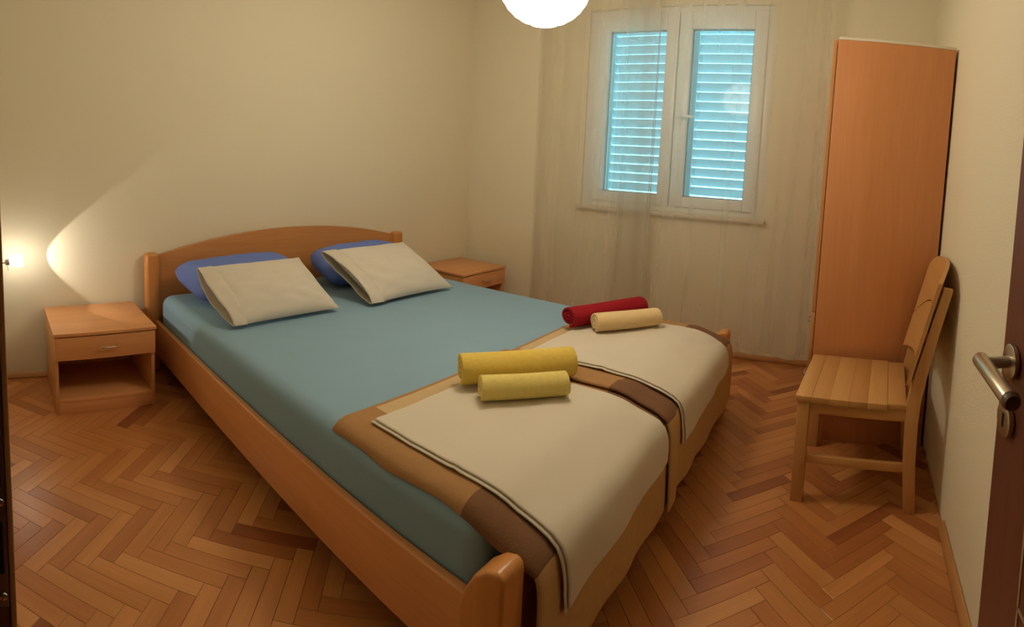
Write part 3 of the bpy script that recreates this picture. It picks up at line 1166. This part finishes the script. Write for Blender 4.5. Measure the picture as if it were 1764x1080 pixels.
# ------------------------------------------------------------------ chair
ch = thing('wooden_chair', 'pale beech chair with slatted curved backrest, its back to the wall', 'chair', (3.062, -1.262, 0), math.radians(-3.5))
CW, CD = .246, .207         # half width, half depth of the seat
SZ = .449
pl = [-.212, -.150, -.082, -.010, .060, .134, .207]
for k in range(6):
    poly_y = CW - (.010 if k == 5 else 0)
    mb = bx(pl[k], pl[k + 1] - .0002, -poly_y, poly_y, SZ - .024, SZ, .004 if k in (0, 5) else .0007, 2)
    obj('seat_plank', mb, SEATS[(0, 1, 0, 2, 0, 1)[k]], ch)
LG = .021
for sy in (-1, 1):
    yy = sy * (CW - .028)
    obj('front_leg', bx(-CD + .004, -CD + .050, yy - LG, yy + LG, 0, SZ - .024, .004), CHAIR_Z, ch)
    # rear leg and back post: one bent piece
    prof_f = [(.228, 0.), (.210, .20), (.204, .36), (.206, .46), (.222, .56), (.262, .74), (.306, .93)]
    prof_b = [(.272, 0.), (.258, .20), (.254, .36), (.258, .46), (.272, .56), (.304, .74), (.342, .925)]
    poly = prof_f + prof_b[::-1]
    obj('rear_leg', MB().prism(poly, 'y', yy - .018, yy + .018, .003, 2), CHAIR_Z, ch)
    obj('side_apron', bx(-CD + .050, .210, yy - .010, yy + .010, SZ - .024 - .050, SZ - .0245, .002), CHAIR_X, ch)
    obj('side_stretcher', bx(-CD + .045, .214, yy - .010, yy + .010, .165, .200, .003), CHAIR_X, ch)
obj('front_apron', bx(-CD + .012, -CD + .032, -CW + .05, CW - .05, SZ - .024 - .050, SZ - .0245, .002), CHAIR_Y, ch)
obj('rear_apron', bx(.215, .235, -CW + .046, CW - .046, SZ - .024 - .060, SZ - .026, .002), CHAIR_Y, ch)


def plate(zb, zt, name):
    """curved back plate: zb, zt give lower and upper edge heights across y"""
    HWp = .246
    rows_f, rows_b = [], []
    ny, nz = 24, 10
    for i in range(ny + 1):
        y = -HWp + 2 * HWp * i / ny
        rf, rb = [], []
        for k in range(nz + 1):
            z = zb(y / HWp) + (zt(y / HWp) - zb(y / HWp)) * k / nz
            xf = .211 + max(0, z - .50) * .212 - .008
            cv = .030 * (1 - (y / HWp) ** 2)
            rf.append((xf + cv - .016, y, z))
            rb.append((xf + cv - .001, y, z))
        rows_f.append(rf)
        rows_b.append(rb)
    mb = MB()
    mb.quadgrid(rows_f, flip=True)
    o = len(mb.v)
    mb.quadgrid(rows_b)
    k = nz + 1
    for i in range(ny):
        for q in (0, nz):
            mb.f.append((i * k + q, (i + 1) * k + q, o + (i + 1) * k + q, o + i * k + q))
            mb.mi.append(0)
    for q in range(nz):
        for i in (0, ny):
            mb.f.append((i * k + q, i * k + q + 1, o + i * k + q + 1, o + i * k + q))
            mb.mi.append(0)
    return obj(name, mb, CHAIR_Y, ch)


slit = lambda t: .700 + .115 * (1 - t * t)
plate(lambda t: slit(t) + .006, lambda t: 1.005 - .055 * abs(t) ** 5 + .006 * (1 - t * t), 'upper_back_plate')
plate(lambda t: .535 + .045 * (1 - t * t), lambda t: slit(t), 'lower_back_plate')

# ------------------------------------------------------------------ sheer curtains
tag(obj('curtain_rail', bx(.55, 2.83, -.175, -.060, ZC - .022, ZC - .001, .003), PVC), 'white curtain rail on the ceiling above the window', 'curtain rail')


def curtain(x0, x1, y0, label, seed, dense, bunch, zbot=.100):
    nx, nz = int((x1 - x0) / .0085), 46
    rows = []
    hem = []
    ztop = ZC - .024

    def pt(a, z):
        x = x0 + (x1 - x0) * a
        h = (ztop - z) / (ztop - zbot)
        d_ = abs(a - bunch) * (x1 - x0)          # distance from the gathered edge
        g_ = math.exp(-(d_ / .17) ** 2)
        ph = seed + a * dense + 7. * math.exp(-d_ / .14)
        amp = (.013 + .013 * h) * (.55 + .45 * math.sin(a * dense * .23 + seed * 3)) * (1 + .3 * g_) + .010 * g_
        y = y0 + amp * math.sin(ph + 1.6 * n3(a * 3, h * .6, seed, 1.)) + .007 * n3(a * 7, h * .7, seed, 1.) * (.4 + h)
        y += .003 * math.sin(ph * 1.7 + 1)
        xx = x + (.016 + .036 * g_) * math.cos(ph + .8) * (.5 + .5 * h) + .020 * n3(a * 5, h * .8, seed + 2, 1.)
        return (xx, y, z)
    for i in range(nz + 1):
        z = ztop + (zbot + .022 - ztop) * i / nz
        rows.append([pt(j / nx, z) for j in range(nx + 1)])
    mb = MB().quadgrid(rows)
    c = tag(obj('sheer_curtain', mb, SHEER, None, True), label, 'curtain', 'sheer curtains at the window')
    hrow = []
    for i in range(4):
        hrow.append([(lambda p, a: (p[0], p[1], p[2] + .014 * math.sin(a * 34 + seed)))(pt(j / nx, zbot + .022), j / nx) if False else
                     (lambda p: (p[0], p[1], p[2]))(pt(j / nx, zbot + .022 - .022 * i / 3 + (.010 * math.sin(j / nx * 31 + seed) * (i / 3)))) for j in range(nx + 1)])
    obj('curtain_hem', MB().quadgrid(hrow), HEM, c, True)
    return c


curtain(.70, 1.66, -.080, 'sheer cream curtain panel on the side of the far bedside cabinet', .4, 33., 1.)
curtain(1.42, 2.775, -.158, 'sheer cream curtain panel on the side of the wardrobe', 2.1, 44., 0.)

# ------------------------------------------------------------------ paper lantern
LC = (1.80, -1.70, 2.075)
LR = .178
lan = thing('paper_lantern', 'round white rice paper lantern, lit, hanging above the bed', 'pendant lamp', (LC[0], LC[1], LC[2]))
prof = []
NRB = 12
a0 = math.asin(.30)
for k in range(NRB * 2 + 1):
    th = a0 + (PI - 2 * a0) * k / (NRB * 2)
    sc = 1 - .012 * (k % 2)
    prof.append((LR * math.sin(th) * sc, -LR * .96 * math.cos(th) * sc))
shade = obj('paper_shade', MB().lathe(prof, (0, 0, 0), (0, 0, 1), 24, capends=False), PAPER, lan, .5)
for zz, rr in ((prof[0][1], prof[0][0]), (prof[-1][1], prof[-1][0])):
    obj('wire_ring', MB().tube([(rr * math.cos(2 * PI * i / 28), rr * math.sin(2 * PI * i / 28), zz) for i in range(28)], .0022, 8, closed=True), PVC, shade)
obj('bulb', MB().lathe([(.0, -.055), (.018, -.050), (.029, -.030), (.030, -.012), (.020, .015), (.014, .030), (.013, .050)], (0, 0, 0), (0, 0, 1), 20), BULB, lan, True)
obj('cord', MB().tube([(0, 0, .050), (0, 0, ZC - LC[2] - .02)], .0035, 8), PVC, lan)
obj('ceiling_rose', MB().lathe([(.012, -.05), (.045, -.022), (.05, -.001)], (0, 0, ZC - LC[2]), (0, 0, 1), 24), PVC, lan, .6)

# ------------------------------------------------------------------ wall lamp
wl = thing('wall_lamp', 'small swivelling reading lamp with lit frosted glass shade', 'wall lamp', (.145, Y4, .746))
obj('wall_plate', MB().lathe([(.045, 0), (.045, .010), (.040, .016), (.012, .018)], (0, .0005, -.006), (0, 1, 0), 28), STEEL, wl)
obj('arm', MB().tube([(0, .016, -.006), (0, .05, -.006), (0, .082, -.003)], .0045, 10), STEEL, wl)
jn = obj('swivel_joint', MB().lathe([(.010, -.016), (.016, -.012), (.0175, 0), (.016, .010), (.011, .014)], (0, .098, 0), (0, 1, 0), 20), STEEL, wl)
obj('switch_lever', MB().tube([(0, .094, -.010), (0, .099, -.050)], .0022, 8), STEEL, jn)
obj('glass_shade', MB().lathe([(.016, .108), (.024, .112), (.030, .130), (.0350, .155), (.0375, .178), (.0350, .178), (.0325, .155), (.027, .132), (.020, .116)],
                              (0, 0, 0), (0, 1, .04), 16, capends=False), GLOW, wl, True)
spd = bpy.data.lights.new('reading_bulb', 'SPOT')
spd.energy = SPOT_POWER
spd.color = LAMP_COL
spd.spot_size = math.radians(77)
spd.spot_blend = .10
spd.shadow_soft_size = .006
spo = link('reading_bulb', spd, wl, (0, .142, .004))
spo.rotation_euler = Vector((.03, -1, .03)).to_track_quat('Z', 'Y').to_euler()
